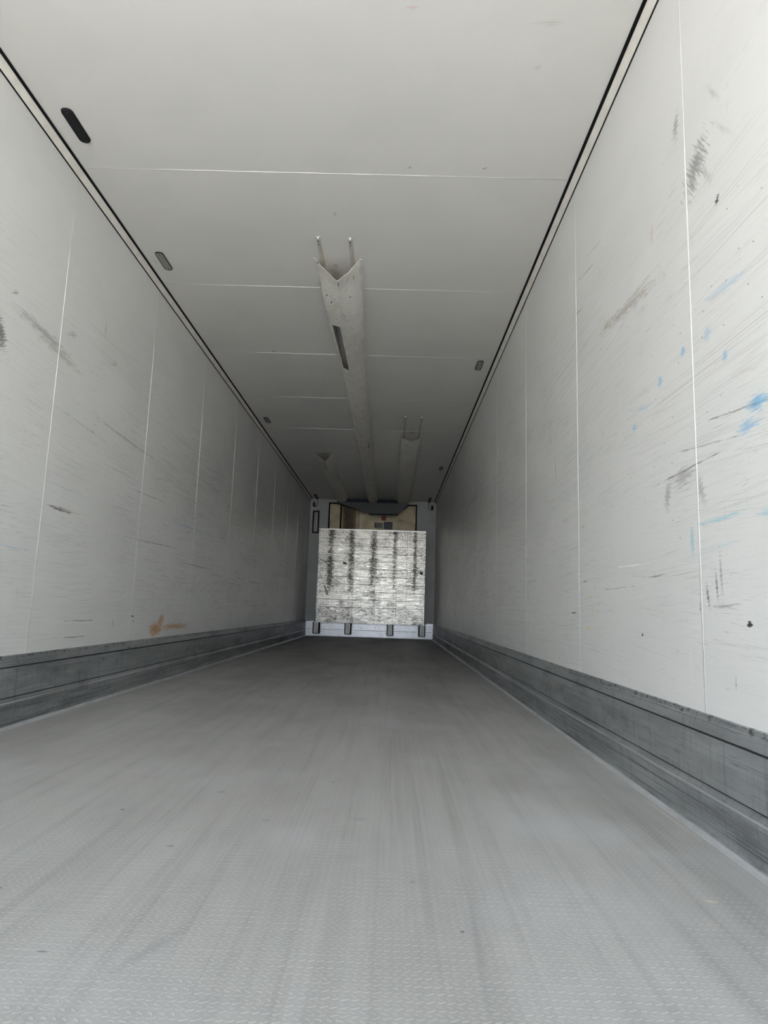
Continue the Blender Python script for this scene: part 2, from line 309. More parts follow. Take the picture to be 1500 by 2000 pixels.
a.base(c); a.rough(a.rng(a.noise(a.mp(v, (2, 60, 1)), 1, 4), .3, .7, .36, .55)); a.bump(a.noise(a.mp(v, (1, 150, 1)), 1, 3), .12, .004); mat_K = a.m

mat_bead = plain('white_sealant', (.93, .93, .92), .4)
mat_cove = plain('cream_cove_profile', (.86, .83, .77), .4)
mat_seal = plain('black_rubber_seal', (.010, .010, .011), .85, 0, .12)
mat_blk = plain('black_plastic', (.013, .014, .016), .6, 0, .25)
mat_lens = plain('grey_lens', (.30, .305, .29), .45)
mat_rail = plain('cream_rail', (.66, .63, .56), .45)
mat_screw = plain('dark_screw', (.07, .065, .06), .5, .5)
mat_adapt = plain('blue_grey_sheet', (.105, .115, .125), .55)
mat_sill = plain('pale_blue_white_sill', (.66, .69, .75), .32, .5)
mat_brk = plain('dull_bracket_metal', (.36, .36, .37), .4, .6)
mat_steel = plain('bright_steel', (.55, .56, .57), .3, .9)
mat_beadal = plain('lit_bead_aluminium', (.62, .63, .64), .38, .4)  # lighter metal paints the light caught by the upward-facing lip
mat_gr = plain('dark_groove', (.045, .045, .045), .8, 0, .2)  # near-black strips that fill the skirting grooves
mat_grnd = plain('pale_concrete', (.60, .565, .50), .9)

# ------------------------------------------------------------------ structure
Y0, T = -1.5, .07                       # unseen rear opening, set further back to even the light, wall thickness
bm = bmesh.new(); box(bm, (-HW-T, Y0, -.16), (HW+T, L+T, 0)); struct(obj('floor', bm, mat_Fl))
bm = bmesh.new(); box(bm, (-HW-T, Y0, H), (HW+T, L+T, H+T)); ceil = struct(obj('ceiling', bm, mat_C))
bm = bmesh.new(); box(bm, (-HW-T, Y0, 0), (-HW, L, H)); wl_ = struct(obj('wall_left', bm, mat_L))
bm = bmesh.new(); box(bm, (HW, Y0, 0), (HW+T, L, H)); wr_ = struct(obj('wall_right', bm, mat_R))
bm = bmesh.new(); box(bm, (-HW-T, L, 0), (HW+T, L+T, H)); wf = struct(obj('wall_front', bm, mat_F))
bm = bmesh.new(); box(bm, (-60, -120, -1.35), (60, 30, -1.25)); struct(obj('ground', bm, mat_grnd))

def bead(bm, p0, p1, n, w, h):
    """half-round sealant bead from p0 to p1, standing off along n"""
    p0, p1, n = Vector(p0), Vector(p1), Vector(n); t = (p1-p0).normalized(); s = t.cross(n)
    pts = [s*(w/2*math.cos(q)) + n*(h*math.sin(q)) for q in [math.pi*k/6 for k in range(7)]] 
    a_ = [bm.verts.new(p0+q) for q in pts]; b_ = [bm.verts.new(p1+q) for q in pts]
    for i in range(6): bm.faces.new((a_[i], a_[i+1], b_[i+1], b_[i]))
    bm.faces.new(a_); bm.faces.new(b_[::-1]); bm.faces.new((a_[0], b_[0], b_[-1], a_[-1]))
SEAM = [1.823 + 1.171*k for k in range(-2, 10)]
for k, y in enumerate(SEAM):
    if y < Y0+.1 or y > L-.1: continue
    bm = bmesh.new(); bead(bm, (HW, y, .30), (HW, y+.0, H-.034), (-1, 0, 0), .0070, .0012); obj('panel_joint', bm, mat_bead, wr_, True)
    bm = bmesh.new(); bead(bm, (-HW, y, .30), (-HW, y, H-.034), (1, 0, 0), .0060, .0011); obj('panel_joint', bm, mat_bead, wl_, True)
    bm = bmesh.new(); bead(bm, (-HW+.03, y-.03, H), (HW-.03, y-.03, H), (0, 0, -1), .0062, .0011 if y < 8.5 else .0003); obj('panel_joint', bm, mat_bead, ceil, True)

# cove trims with black seals
for s, nm in ((-1, 'trim_1'), (1, 'trim_2')):
    f = lambda a_, b_, y, s=s: (s*(HW-a_), y, H-b_)
    bm = bmesh.new(); extrude_profile(bm, [(0, 0), (.026, 0), (.026, .003), (.022, .009), (.010, .026), (.004, .033), (0, .033)], f, Y0, L)
    t = struct(obj(nm, bm, mat_cove))
    bm = bmesh.new(); extrude_profile(bm, [(.026, 0), (.039, 0), (.039, .004), (.026, .005)], f, Y0, L); obj('seal', bm, mat_seal, t)
    bm = bmesh.new(); extrude_profile(bm, [(0, .033), (.004, .033), (.004, .039), (0, .039)], f, Y0, L); obj('seal', bm, mat_seal, t)

# aluminium skirtings along both sides
prof = [(0, .306), (.006, .304), (.009, .292), (.013, .290), (.018, .263), (.018, .2605), (.010, .2595), (.010, .2545), (.016, .2535), (.0165, .20), (.0155, .131), (.010, .1295),
        (.010, .1265), (.0135, .1235), (.024, .111), (.025, .107), (.021, .06), (.016, .024), (.018, .014), (.022, .010), (.026, .013), (.031, .013), (.035, .008), (.036, 0), (0, 0)]
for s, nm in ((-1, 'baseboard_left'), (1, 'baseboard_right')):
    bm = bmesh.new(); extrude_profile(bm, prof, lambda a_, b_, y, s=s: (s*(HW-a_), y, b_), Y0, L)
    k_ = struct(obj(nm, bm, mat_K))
    bm = bmesh.new(); extrude_profile(bm, [(.020, .0), (.022, .0105), (.026, .0135), (.031, .0135), (.0355, .0085), (.0365, 0)], lambda a_, b_, y, s=s: (s*(HW-a_), y, b_), Y0, L); obj('edge_bead', bm, mat_beadal, k_)
    bm = bmesh.new(); extrude_profile(bm, [(.0, .2595), (.0120, .2595), (.0120, .2545), (0, .2545)], lambda a_, b_, y, s=s: (s*(HW-a_), y, b_), Y0, L); obj('groove_seal', bm, mat_gr, k_)
    bm = bmesh.new(); extrude_profile(bm, [(.0, .1295), (.0115, .1295), (.0115, .1265), (0, .1265)], lambda a_, b_, y, s=s: (s*(HW-a_), y, b_), Y0, L); obj('groove_seal', bm, mat_gr, k_)

# front sill (white skirting below the bulkhead)
bm = bmesh.new()
pts = [(-1.215, .02), (-1.205, .012), (1.20, .012), (1.222, .04), (1.222, .30), (1.10, .305), (1.10, .285), (-1.07, .27), (-1.07, .29), (-1.215, .28)]
prism(bm, [(x, L-.022, z) for x, z in pts], (0, .022, 0)); bs = struct(obj('baseboard_front', bm, mat_sill))
bm = bmesh.new(); box(bm, (-1.2, L-.026, .137), (1.21, L-.02, .143)); obj('groove_seal', bm, plain('grey_groove', (.2, .2, .22)), bs)
bm = bmesh.new(); box(bm, (-1.2, L-.032, .014), (1.2, L-.02, .128), .003); obj('sill_lip', bm, mat_sill, bs)
mk = plain('faded_marker', (.22, .24, .3), .7)
def strokes(x0, z0, sc, segs):
    for seg in segs:
        bm = bmesh.new(); tube(bm, [(x0+u*sc, L-.0225, z0+w*sc) for u, w in seg], .0022, 5); obj('pen_stroke', bm, mk, bs)
strokes(-.31, .165, .055, [[(0, .3), (.5, .7)], [(0, .7), (.5, .3)], [(.25, .2), (.25, .8)], [(.9, .9), (1.4, .95), (1.15, 0)], [(1.7, 0), (1.75, .9)], [(2.0, .9), (1.95, 0), (2.2, 0)],
        [(2.6, .6), (2.55, .1), (2.85, .1)], [(3.1, .7), (3.0, .3), (3.4, .3)], [(3.3, .6), (3.3, 0)]])
strokes(.10, .165, .06, [[(0, .5), (.7, .6)], [(.3, .9), (.35, .1)], [(0, .1), (.6, .2)], [(1.1, .9), (1.5, .7), (1.2, .4), (1.6, .3)], [(1.5, .7), (2.1, .4)], [(.1, -.8), (.9, -.75)], [(.3, -.6), (.35, -1.0)]])

# ------------------------------------------------------------------ air ducts
a = N('off_white_duct_fabric', .6, 0, .3); p = a.sep(a.coord()); v = a.coord()
c = a.mix(a.rng(a.noise(v, 7, 4, .65), .4, .7), (.86, .84, .78), (.78, .755, .695))
c = a.mix(a.mul(a.rng(a.noise(a.mp(v, (40, 8, 20), (.3, .2, .5)), 1, 5, .7), .55, .75), .45), c, (.36, .34, .30))
c = a.mix(a.mul(a.rng(a.vor(v, 22), .10, .06), a.rng(a.noise(v, 5, 2), .55, .6), .6), c, (.2, .18, .16))
wr = a.noise(a.mp(a.mp(v, (1, 1, 1), (0, 0, .75)), (16, 55, 16)), 1, 3, .6, .6); wr2 = a.noise(a.mp(a.mp(v, (1, 1, 1), (0, 0, -.5)), (10, 38, 10)), 1, 3, .6, .8)
fold = a.ma('MAXIMUM', a.rng(a.ma('ABSOLUTE', a.ma('SUBTRACT', wr, .5)), .03, .0), a.rng(a.ma('ABSOLUTE', a.ma('SUBTRACT', wr2, .5)), .022, .0))
c = a.mix(a.mul(fold, a.rng(a.noise(v, 6, 3), .42, .62), .30), c, (.42, .39, .34))
a.base(c); a.bump(a.ma('ADD', wr, wr2), .6, .009); mat_D = a.m

def duct(name, label, xc, y0, y1, hw_fn, dep_fn, vee_fn, rails, slot=None, holes=(), skew=0., dx=lambda y: 0.):
    t = thing(name, label, 'air duct', (xc, y0, H), 'fabric air ducts on the ceiling')
    ys = [y0 + (y1-y0)*(k/90)**1.25 for k in range(91)]
    if slot: ys = sorted(set([y for y in ys if min(abs(y-slot[0]), abs(y-slot[1])) > .02] + [slot[0], slot[1]]))
    n = 24; bm = bmesh.new(); rings = []
    for y in ys:
        w, d, vv = hw_fn(y), dep_fn(y), vee_fn(y); ring = []
        pt = [(-w-.016, 0.004), (-w, .004)]
        for k in range(1, n):
            q = math.pi*k/n
            ex, ez = -w*math.cos(q), d*math.sin(q)**.75
            tx = -w + 2*w*k/n; vx = tx + skew*vv*(1-abs(2*k/n-1)); vz = d*(1-abs(2*k/n-1))**.92
            wob = .003*math.sin(y*23+k*.9) + .002*math.sin(y*61+k*1.7)
            pt.append(((1-vv)*ex+vv*vx, max(.004, (1-vv)*ez+vv*vz + wob)))
        pt += [(w, .004), (w+.016, .004)]
        rings.append([bm.verts.new((u+dx(y), y-y0, -z)) for u, z in pt])
    for i in range(len(ys)-1):
        for k in range(len(rings[0])-1):
            if slot and slot[0]-1e-4 <= ys[i] and ys[i+1] <= slot[1]+1e-4 and slot[2] <= k < slot[3]: continue
            bm.faces.new((rings[i][k], rings[i][k+1], rings[i+1][k+1], rings[i+1][k]))
    for v_ in [v_ for v_ in bm.verts if not v_.link_faces]: bm.verts.remove(v_)
    o = obj('duct_skin', bm, mat_D, t, True)
    so = o.modifiers.new('thickness', 'SOLIDIFY'); so.thickness = .002; so.offset = 0
    es = o.modifiers.new('crisp_rim', 'EDGE_SPLIT'); es.split_angle = math.radians(50)
    for rx, ry0 in rails:
        bm = bmesh.new(); z0 = 0
        L1 = y1 - ry0
        tp = [(-.0125, 0), (-.0125, -.0035), (-.0055, -.0035), (-.0055, -.014), (.0055, -.014), (.0055, -.0035), (.0125, -.0035), (.0125, 0)]
        prism(bm, [(rx-xc+u, ry0-y0, w) for u, w in tp], (0, L1, 0))
        r = obj('mounting_rail', bm, mat_rail, t)
        for sy_, sr_ in ((.022, .005), (.055, .0035)):
            bm = bmesh.new(); cyl(bm, (rx-xc, ry0-y0+sy_, -.015), (0, 0, 1), sr_, .004); obj('screw', bm, mat_screw, r)
    for (hx, hy, hz, sx_, sy_) in holes:
        bm = bmesh.new(); bmesh.ops.create_icosphere(bm, subdivisions=2, radius=1, matrix=Matrix.Translation((hx, hy-y0, -hz)) @ Matrix.Diagonal((sx_, sy_, .004, 1)))
        obj('stitch', bm, mat_seal, t, True)
    return t
def sst(x, a_, b_):
    q = min(1, max(0, (x-a_)/(b_-a_))); return q*q*(3-2*q)
ADY = 12.50                            # the ducts end in the sheet adapter here
# centre
hwc = lambda y: .134 - .036*sst(y, 4.1, 5.9)
dpc = lambda y: .150 - .050*sst(y, 3.8, 5.4)
def zc(x, y): w = hwc(y); return dpc(y)*max(0, 1-(x/w)**2)**.375
hol = []
for i, x in enumerate([-.055, -.03, -.005, .018, .04, .052, .06]): hol.append((x, 8.13+random.uniform(-.03, .03), zc(x, 8.1)+.001, .0045, .012))
for i in range(9): hol.append((-.080+.003*(i % 2), 7.90+i*.075, zc(-.08, 8)+.001, .004+.003*(i % 3 == 0), .022))
hol += [(.008, 3.80, .150, .0018, .03), (-.122, 3.775, .022, .006, .006), (.098, 3.83, .085, .0018, .03), (.07, 4.0, .13, .003, .006), (-.06, 4.08, .13, .004, .006), (.09, 4.35, .10, .003, .005), (-.085, 4.02, .11, .003, .008)]
for i in range(6): hol.append((.055+.006*(i % 2), 7.93+i*.05, zc(.06, 8)+.001, .004, .018))
duct('air_duct', 'long off-white duct down the middle of the ceiling with a torn slot in its side', 0, 3.754, ADY, hwc, dpc, lambda y: .85*(1-sst(y, 3.75, 4.3)),
     [(-.095, 3.523), (.091, 3.53)], slot=(4.47, 5.41, 7, 11), holes=hol, skew=.01, dx=lambda y: .000)
# left and right
hwl = lambda y: .125 - .02*sst(y, 8.9, 10)
dpl = lambda y: .125 - .02*sst(y, 8.9, 10)
duct('air_duct', 'short off-white duct left of the middle one, with a pointed V-shaped mouth', -.60, 8.88, ADY, hwl, dpl, lambda y: 1.-.9*sst(y, 8.9, 9.9), [],
     holes=[(.012, 8.97, .125, .006, .012), (.015, 9.12, .124, .005, .012), (.022, 9.30, .122, .004, .014)], skew=.03)
duct('air_duct', 'short off-white duct right of the middle one, behind two bare ceiling rails', .585, 7.819, ADY, lambda y: .125, lambda y: .075+.035*sst(y, 7.8, 8.6), lambda y: .25*(1-sst(y, 7.8, 8.2)),
     [(.496, 7.039), (.677, 7.041)], skew=0)

# ------------------------------------------------------------------ ceiling lamps
def rrect(hx, hy, r, n=7):
    out = []
    for cx_, cy_, a0 in ((hx-r, hy-r, 0), (-hx+r, hy-r, 90), (-hx+r, -hy+r, 180), (hx-r, -hy+r, 270)):
        for k in range(n+1):
            q = math.radians(a0+90*k/n); out.append((cx_+r*math.cos(q), cy_+r*math.sin(q)))
    return out
def lamp(label, x, y, lens):
    t = thing('ceiling_lamp', label, 'lamp', (x, y, H), 'small oblong lamps on the ceiling')
    bm = bmesh.new(); o_ = rrect(.0265, .107, .024); i_ = rrect(.0235, .103, .0215)
    V = lambda P_, z: [bm.verts.new((u, w, z)) for u, w in P_]
    a0, a1, b1, b0 = V(o_, 0), V([(u*.95, w*.985) for u, w in o_], -.007), V(i_, -.007), V(i_, -.0025)
    n = len(o_)
    for r0, r1 in ((a0, a1), (a1, b1), (b1, b0)):
        for k in range(n): bm.faces.new((r0[k], r0[(k+1) % n], r1[(k+1) % n], r1[k]))
    bm.faces.new(a0); bm.faces.new(b0)
    obj('housing', bm, mat_blk, t)
    bm = bmesh.new(); a0 = V(i_, -.003) if False else [bm.verts.new((u, w, -.003)) for u, w in i_]; a1 = [bm.verts.new((u*.85, w*.96, -.0085)) for u, w in i_]
    for k in range(n): bm.faces.new((a0[k], a0[(k+1) % n], a1[(k+1) % n], a1[k]))
    bm.faces.new(a0); bm.faces.new(a1)
    obj('lens', bm, lens, t)
    for s in (-1, 1):
        bm = bmesh.new(); cyl(bm, (0, s*.088, -.0095), (0, 0, 1), .0035, .003); obj('screw', bm, mat_screw, t)
lamp('oblong lamp with a solid black lens on the left of the ceiling, nearest the viewer', -1.1, 2.672, mat_blk)
lamp('oblong grey lamp with black rim on the ceiling left, second from the viewer', -1.1, 3.84, mat_lens)
lamp('small-looking grey lamp far down the left edge of the ceiling', -1.097, 7.345, mat_lens)
lamp('oblong grey lamp on the ceiling right, level with the slot of the long duct', 1.099, 5.46, mat_lens)
lamp('dark lamp far down the right edge of the ceiling, near the front wall', 1.093, 9.675, mat_lens)

# ------------------------------------------------------------------ duct adapter
t = thing('duct_adapter', 'blue-grey sheet metal hood below the ceiling where the three ducts end', 'hood', (0, 12.33, H))
def loc(p_, o=(0, 12.33, H)): return (p_[0]-o[0], p_[1]-o[1], p_[2]-o[2])
yA, yB = 12.33, 12.665
TL, TR, BL, BR = (-.70, yA, 2.552), (.685, yA, 2.552), (-.060, yB, 2.378), (.490, yB, 2.384)
BL, BR = (-.055, 12.41, 2.346), (.489, 12.41, 2.352)
bm = bmesh.new(); prism(bm, [loc(q) for q in (TL, TR, BR, BL)], (0, .006, 0)); sk = obj('front_sheet', bm, mat_adapt, t)
bm = bmesh.new(); prism(bm, [loc(q) for q in ((-.70, yB, 2.552), (-.055, 12.42, 2.326), (.489, 12.42, 2.332), (.685, yB, 2.552), (.489, yB, 2.40), (-.055, yB, 2.40))][:0] or [loc(q) for q in ((-.055, 12.418, 2.328), (.489, 12.418, 2.334), (.489, yB, 2.40), (-.055, yB, 2.39))], (0, 0, .006)); obj('underside', bm, mat_adapt, t)
mat_in = plain('shaded_inner_sheet', (.045, .055, .075), .7, 0, .2)  # darker than the hood: shade of its hollow put into the colour
bm = bmesh.new(); prism(bm, [loc(q) for q in ((-.70, yB, H-.001), (.685, yB, H-.001), (.685, yB, 2.555), (.489, yB, 2.405), (-.055, yB, 2.395), (-.70, yB, 2.555))], (0, .006, 0)); obj('back_sheet', bm, mat_in, t)
bm = bmesh.new(); prism(bm, [loc((-.07, 12.402, 2.347)), loc((.50, 12.402, 2.353)), loc((.50, 12.402, 2.341)), loc((-.07, 12.402, 2.335))], (0, .02, 0)); obj('bottom_seal', bm, mat_seal, t)
def sheet_y(z): return 12.33 + (2.552-z)/(2.552-2.328)*.08
for x, z in ((-.42, 2.53), (-.11, 2.53), (.11, 2.53), (.46, 2.53), (.10, 2.365), (.22, 2.36), (.36, 2.365), (.42, 2.37)):
    bm = bmesh.new(); cyl(bm, loc((x, sheet_y(z)-.003, z)), (0, -1, -.3), .010, .008, 8); obj('bolt', bm, mat_screw, t)

# ------------------------------------------------------------------ cooling unit behind the bulkhead
a = N('dull_golden_aluminium', .42, .6, .5); v = a.coord()
c = a.mix(a.rng(a.noise(v, 6, 5, .65), .35, .7), (.25, .215, .15), (.18, .155, .11))
c = a.mix(a.mul(a.rng(a.noise(a.mp(v, (5, 5, 60)), 1, 5, .7), .58, .72), .5), c, (.15, .13, .11))
a.base(c); a.bump(a.noise(v, 4, 3), .3, .03); mat_G = a.m
o0 = (0, L, 1.98)
t = thing('cooling_unit', 'tarnished gold-coloured metal cooling unit on the front wall, behind the bulkhead', 'cooling unit', o0)
lo = lambda p_: loc(p_, o0)
bm = bmesh.new(); box(bm, lo((-.875, L-.03, 1.98)), lo((.865, L-.0005, 2.605)), .002); obj('gasket_frame', bm, mat_seal, t)
bm = bmesh.new(); box(bm, lo((-.845, L-.045, 1.98)), lo((-.645, L-.029, 2.575)), .003); dl = obj('side_cover', bm, mat_G, t)
for z in (2.55, 2.45, 2.23):
    bm = bmesh.new(); cyl(bm, lo((-.74 if z < 2.5 else -.82, L-.046, z)), (0, -1, 0), .008, .006, 8); obj('bolt', bm, mat_screw, dl)
bm = bmesh.new()     # bowed cover
pts = [(-.615 + .345*k/14, .03 + .075*math.sin(math.pi*.5*k/14)**1.5) for k in range(15)]
pr = [lo((x, L-d, 1.98)) for x, d in pts] + [lo((-.27, L-.0295, 1.98)), lo((-.615, L-.0295, 1.98))]
prism(bm, pr, (0, 0, .595)); obj('bowed_cover', bm, mat_G, t)
bm = bmesh.new(); box(bm, lo((-.27, L-.045, 1.98)), lo((.838, L-.029, 2.575)), .003); mp_ = obj('main_cover', bm, mat_G, t)
for z in (2.55, 2.38, 2.2, 2.13):
    bm = bmesh.new(); cyl(bm, lo((.825, L-.046, z)), (0, -1, 0), .006, .006, 8); obj('bolt', bm, mat_screw, mp_)
bm = bmesh.new(); tube(bm, [lo(q) for q in ((-.60, L-.036, 2.435), (-.55, L-.038, 2.436), (-.48, L-.053, 2.428), (-.40, L-.082, 2.425), (-.36, L-.094, 2.427))], .004, 6); obj('scratch', bm, mat_screw, t)
st = plain('dark_red_sticker', (.20, .025, .03), .5)
bm = bmesh.new(); box(bm, lo((.168, L-.0475, 2.268)), lo((.262, L-.0452, 2.362))); o = obj('sticker', bm, st, mp_); o['label'] = 'dark red square sticker'
bm = bmesh.new(); box(bm, lo((.030, L-.047, 2.108)), lo((.208, L-.0452, 2.232))); o = obj('sticker', bm, plain('pale_plate', (.52, .50, .42), .5), mp_); o['label'] = 'grey data plate with a dark left column'
bm = bmesh.new(); box(bm, lo((.034, L-.0478, 2.122)), lo((.080, L-.0471, 2.222))); obj('printed_column', bm, plain('plate_black', (.04, .035, .05)), o)
bm = bmesh.new(); box(bm, lo((.084, L-.0478, 2.122)), lo((.190, L-.0471, 2.222))); obj('printed_field', bm, plain('plate_grey', (.16, .155, .17)), o)
bm = bmesh.new(); box(bm, lo((.226, L-.047, 2.104)), lo((.390, L-.0452, 2.246))); o = obj('sticker', bm, plain('sticker_dark_edge', (.02, .025, .03), .5), mp_); o['label'] = 'dark blue sticker with two pale glyphs'
mb = plain('sticker_blue', (.03, .045, .13))
for u0, u1 in ((.242, .285), (.315, .370)):
    bm = bmesh.new(); box(bm, lo((u0, L-.0478, 2.112)), lo((u1, L-.0471, 2.212))); obj('blue_field', bm, mb, o)
wp = plain('sticker_pale', (.30, .33, .38))
bm = bmesh.new()
box(bm, lo((.276, L-.0484, 2.125)), lo((.286, L-.0479, 2.205))); obj('glyph', bm, wp, o); bm = bmesh.new()
tube(bm, [lo((.350+.022*math.cos(q), L-.0482, 2.165+.032*math.sin(q))) for q in [math.radians(50+26*k) for k in range(11)]], .0045, 6)
obj('glyph', bm, wp, o); bm = bmesh.new()
tube(bm, [lo(q) for q in ((.316, L-.0482, 2.205), (.322, L-.0482, 2.16), (.332, L-.0482, 2.125))], .0035, 6)
obj('glyph', bm, wp, o)
for k in range(6):
    bm = bmesh.new(); box(bm, lo((.234+k*.025, L-.0484, 2.228)), lo((.244+k*.025, L-.0473, 2.236))); obj('printed_letter', bm, wp, o)

# ------------------------------------------------------------------ bulkhead
a = N('scuffed_aluminium_planks', .36, .82, .5); p = a.sep(a.coord()); v = a.comb(p['X'], p['Z'], 0)
c = a.mix(a.rng(a.noise(a.mp(v, (3, 9, 1)), 1, 5, .65), .35, .7), (.58, .575, .545), (.42, .415, .395))
colm = None
for x, wd in ((-.79, .10), (-.39, .10), (.03, .11), (.44, .07), (.83, .055)):
    q = a.rng(a.ma('ABSOLUTE', a.ma('SUBTRACT', p['X'], x)), wd, .0)
    colm = q if colm is None else a.ma('MAXIMUM', colm, q)
colm = a.ma('MULTIPLY', colm, a.rng(p['Z'], .45, 1.0, .25, 1.))
pt_ = a.rng(a.noise(a.mp(v, (1.6, 3.2, 1)), 1, 3), .3, .7, -.04, .05)
das = a.ma('ADD', a.noise(a.mp(v, (13, 75, 1)), 1, 5, .7), pt_)
c = a.mix(a.mul(a.rng(a.noise(a.mp(v, (5, 16, 1), (0, 0, 0), (2, 7, 0)), 1, 6, .75), .50, .64), .5), c, (.30, .295, .28))
c = a.mix(a.mul(colm, .25), c, (.25, .24, .23))
c = a.mix(a.mul(a.rng(a.ma('ADD', das, a.ma('MULTIPLY', colm, .125)), .57, .61), .92), c, (.025, .024, .022))
das2 = a.noise(a.mp(v, (48, 50, 1), (0, 0, .4)), 1, 4, .7)
c = a.mix(a.mul(a.rng(a.ma('ADD', a.ma('ADD', das2, a.ma('MULTIPLY', colm, .08)), pt_), .57, .62), .9), c, (.04, .038, .036))
vst = a.noise(a.mp(v, (90, 14, 1), (0, 0, 0), (1, 5, 0)), 1, 4, .65); c = a.mix(a.mul(a.rng(vst, .60, .66), .7), c, (.07, .066, .06))
hz_ = a.rng(a.noise(a.mp(v, (1.6, 110, 1)), 1, 4, .65), .54, .61); c = a.mix(a.mul(hz_, .6), c, (.10, .097, .092))
c = a.mix(a.mul(a.rng(a.noise(a.mp(v, (9, 22, 1), (0, 0, 0), (4, 4, 0)), 1, 6, .75), .50, .62), a.rng(p['Z'], .20, .10), .8), c, (.12, .12, .12))
for x in (-.39, .03, .44, .63): c = a.mix(a.mul(a.rng(a.ma('ABSOLUTE', a.ma('SUBTRACT', p['X'], x+.045)), .006, .003), .6), c, (.10, .10, .10))
a.base(c); a.rough(a.rng(a.noise(a.mp(v, (6, 40, 1)), 1, 4, .6), .3, .7, .27, .40))
a.bump(a.ma('ADD', a.noise(a.mp(v, (2.0, 3.0, 1)), 1, 2, .5), a.ma('MULTIPLY', das2, .04)), .12, .02); mat_B = a.m

BW, z_b, z_t = 1.030, .272, 2.062
y_b, y_t = 12.58, 12.58
oB = Vector((.012, y_b, z_b)); t = thing('bulkhead', 'large scuffed aluminium panel standing in front of the front wall', 'bulkhead', oB)
HT = z_t - z_b; lean = math.atan2(y_t-y_b, HT)
t.rotation_euler = (-lean, 0, -.011)
HT = HT/math.cos(lean)
bm = bmesh.new(); box(bm, (-BW, 0, 0), (BW, .035, HT), .002); fr = obj('frame_sheet', bm, mat_B, t)
# raised planked sheet with grooves and dents
px0, px1, pz0, pz1 = -.985, .985, .148, HT-.035
npl = 11; ph = (pz1-pz0)/npl
rows = [(pz0, 0.), (pz0, .008)]
for k in range(npl): rows += [(pz0+k*ph+ph*q, .008) for q in (.2, .4, .6, .8, 1.)]
rows.append((pz1, 0.))
dents = [(-.12, .58, .07, .03), (-.16, .10+.07, .09, .035), (-.03, .80, .06, .02), (-.42, .66, .05, .02), (-.6, .36, .06, .025), (.55, 1.1, .2, .015), (-.55, 1.35, .2, .012), (.1, .40, .1, .012), (.72, .6, .15, .012)]
def dz(x, z):
    r = 0
    for X, Z, s_, d in dents: r += d*math.exp(-((x-X)**2+(z-Z)**2)/(2*(s_*.55)**2))
    return r*.5 + .002*math.sin(x*9+z*3) + .0015*math.sin(z*13+x*2)
bm = bmesh.new(); nx = 90; grid = []
for z, d in rows: grid.append([bm.verts.new((px0+(px1-px0)*i/nx, -d - (0 if d < .001 else (.003 - max(-.0, min(dz(px0+(px1-px0)*i/nx, z), .006))*.6)), z)) for i in range(nx+1)])
for r0, r1 in zip(grid, grid[1:]):
    for i in range(nx): bm.faces.new((r0[i], r0[i+1], r1[i+1], r1[i]))
sides = []
for i in (0, nx):
    back = [bm.verts.new((g[i].co.x, .0, g[i].co.z)) for g in grid]
    for k in range(len(grid)-1): bm.faces.new((grid[k][i], grid[k+1][i], back[k+1], back[k]))
pl_ = obj('planked_sheet', bm, mat_B, t, False)
bm = bmesh.new()
mg_ = plain('groove_dark', (.05, .048, .045), .6); bm.free()  # thin dark bars on the sheet draw the plank grooves
for k in range(1, npl):
    bm = bmesh.new(); box(bm, (px0+.004, -.0124, pz0+k*ph-.0032), (px1-.004, .0, pz0+k*ph+.0032)); obj('groove', bm, mg_, pl_)
bm = bmesh.new(); box(bm, (px1, -.011, pz0), (px1+.012, 0, pz1-.08), .002); o = obj('edge_strip', bm, plain('bright_strip', (.85, .85, .82), .3, .3), t); o['label'] = 'pale strip along the right edge'
bm = bmesh.new(); box(bm, (-BW-.002, -.003, HT-.02), (BW+.002, .038, HT+.003), .002); obj('top_channel', bm, mat_steel, t)
rv = None
for q in [(s_*(BW-.02), .08+k*(HT-.14)/23) for s_ in (-1, 1) for k in range(24)] + [(-BW+.03+k*(2*BW-.06)/14, .03) for k in range(15)]:
    if rv is None:
        bm = bmesh.new(); cyl(bm, (0, 0, 0), (0, -1, 0), .0065, .005, 6); rv = obj('rivet', bm, mat_screw, fr); o = rv
    else: o = rv.copy(); link(o, fr)
    o.location = (q[0], -.002, q[1])
bm = bmesh.new(); prism(bm, [(.925, -.0145, 1.02), (.985, -.0145, 1.00), (.985, -.0145, .945), (.925, -.0145, .965)], (0, .006, 0)); o = obj('sticker', bm, plain('dark_sticker', (.06, .055, .06)), pl_); o['label'] = 'small dark sticker'
bm = bmesh.new(); prism(bm, [(-.56, -.0145, 1.14), (-.52, -.0145, 1.16), (-.47, -.0145, 1.13), (-.475, -.0145, 1.105), (-.53, -.0145, 1.11)], (0, .006, 0)); o = obj('patch', bm, plain('dark_patch', (.09, .08, .075)), pl_)
bm = bmesh.new(); prism(bm, [(-.905, -.0145, .71), (-.86, -.0145, .68), (-.80, -.0145, .52), (-.84, -.0145, .515)], (0, .006, 0)); o = obj('patch', bm, plain('grey_patch', (.24, .235, .225), .4, .3), pl_)
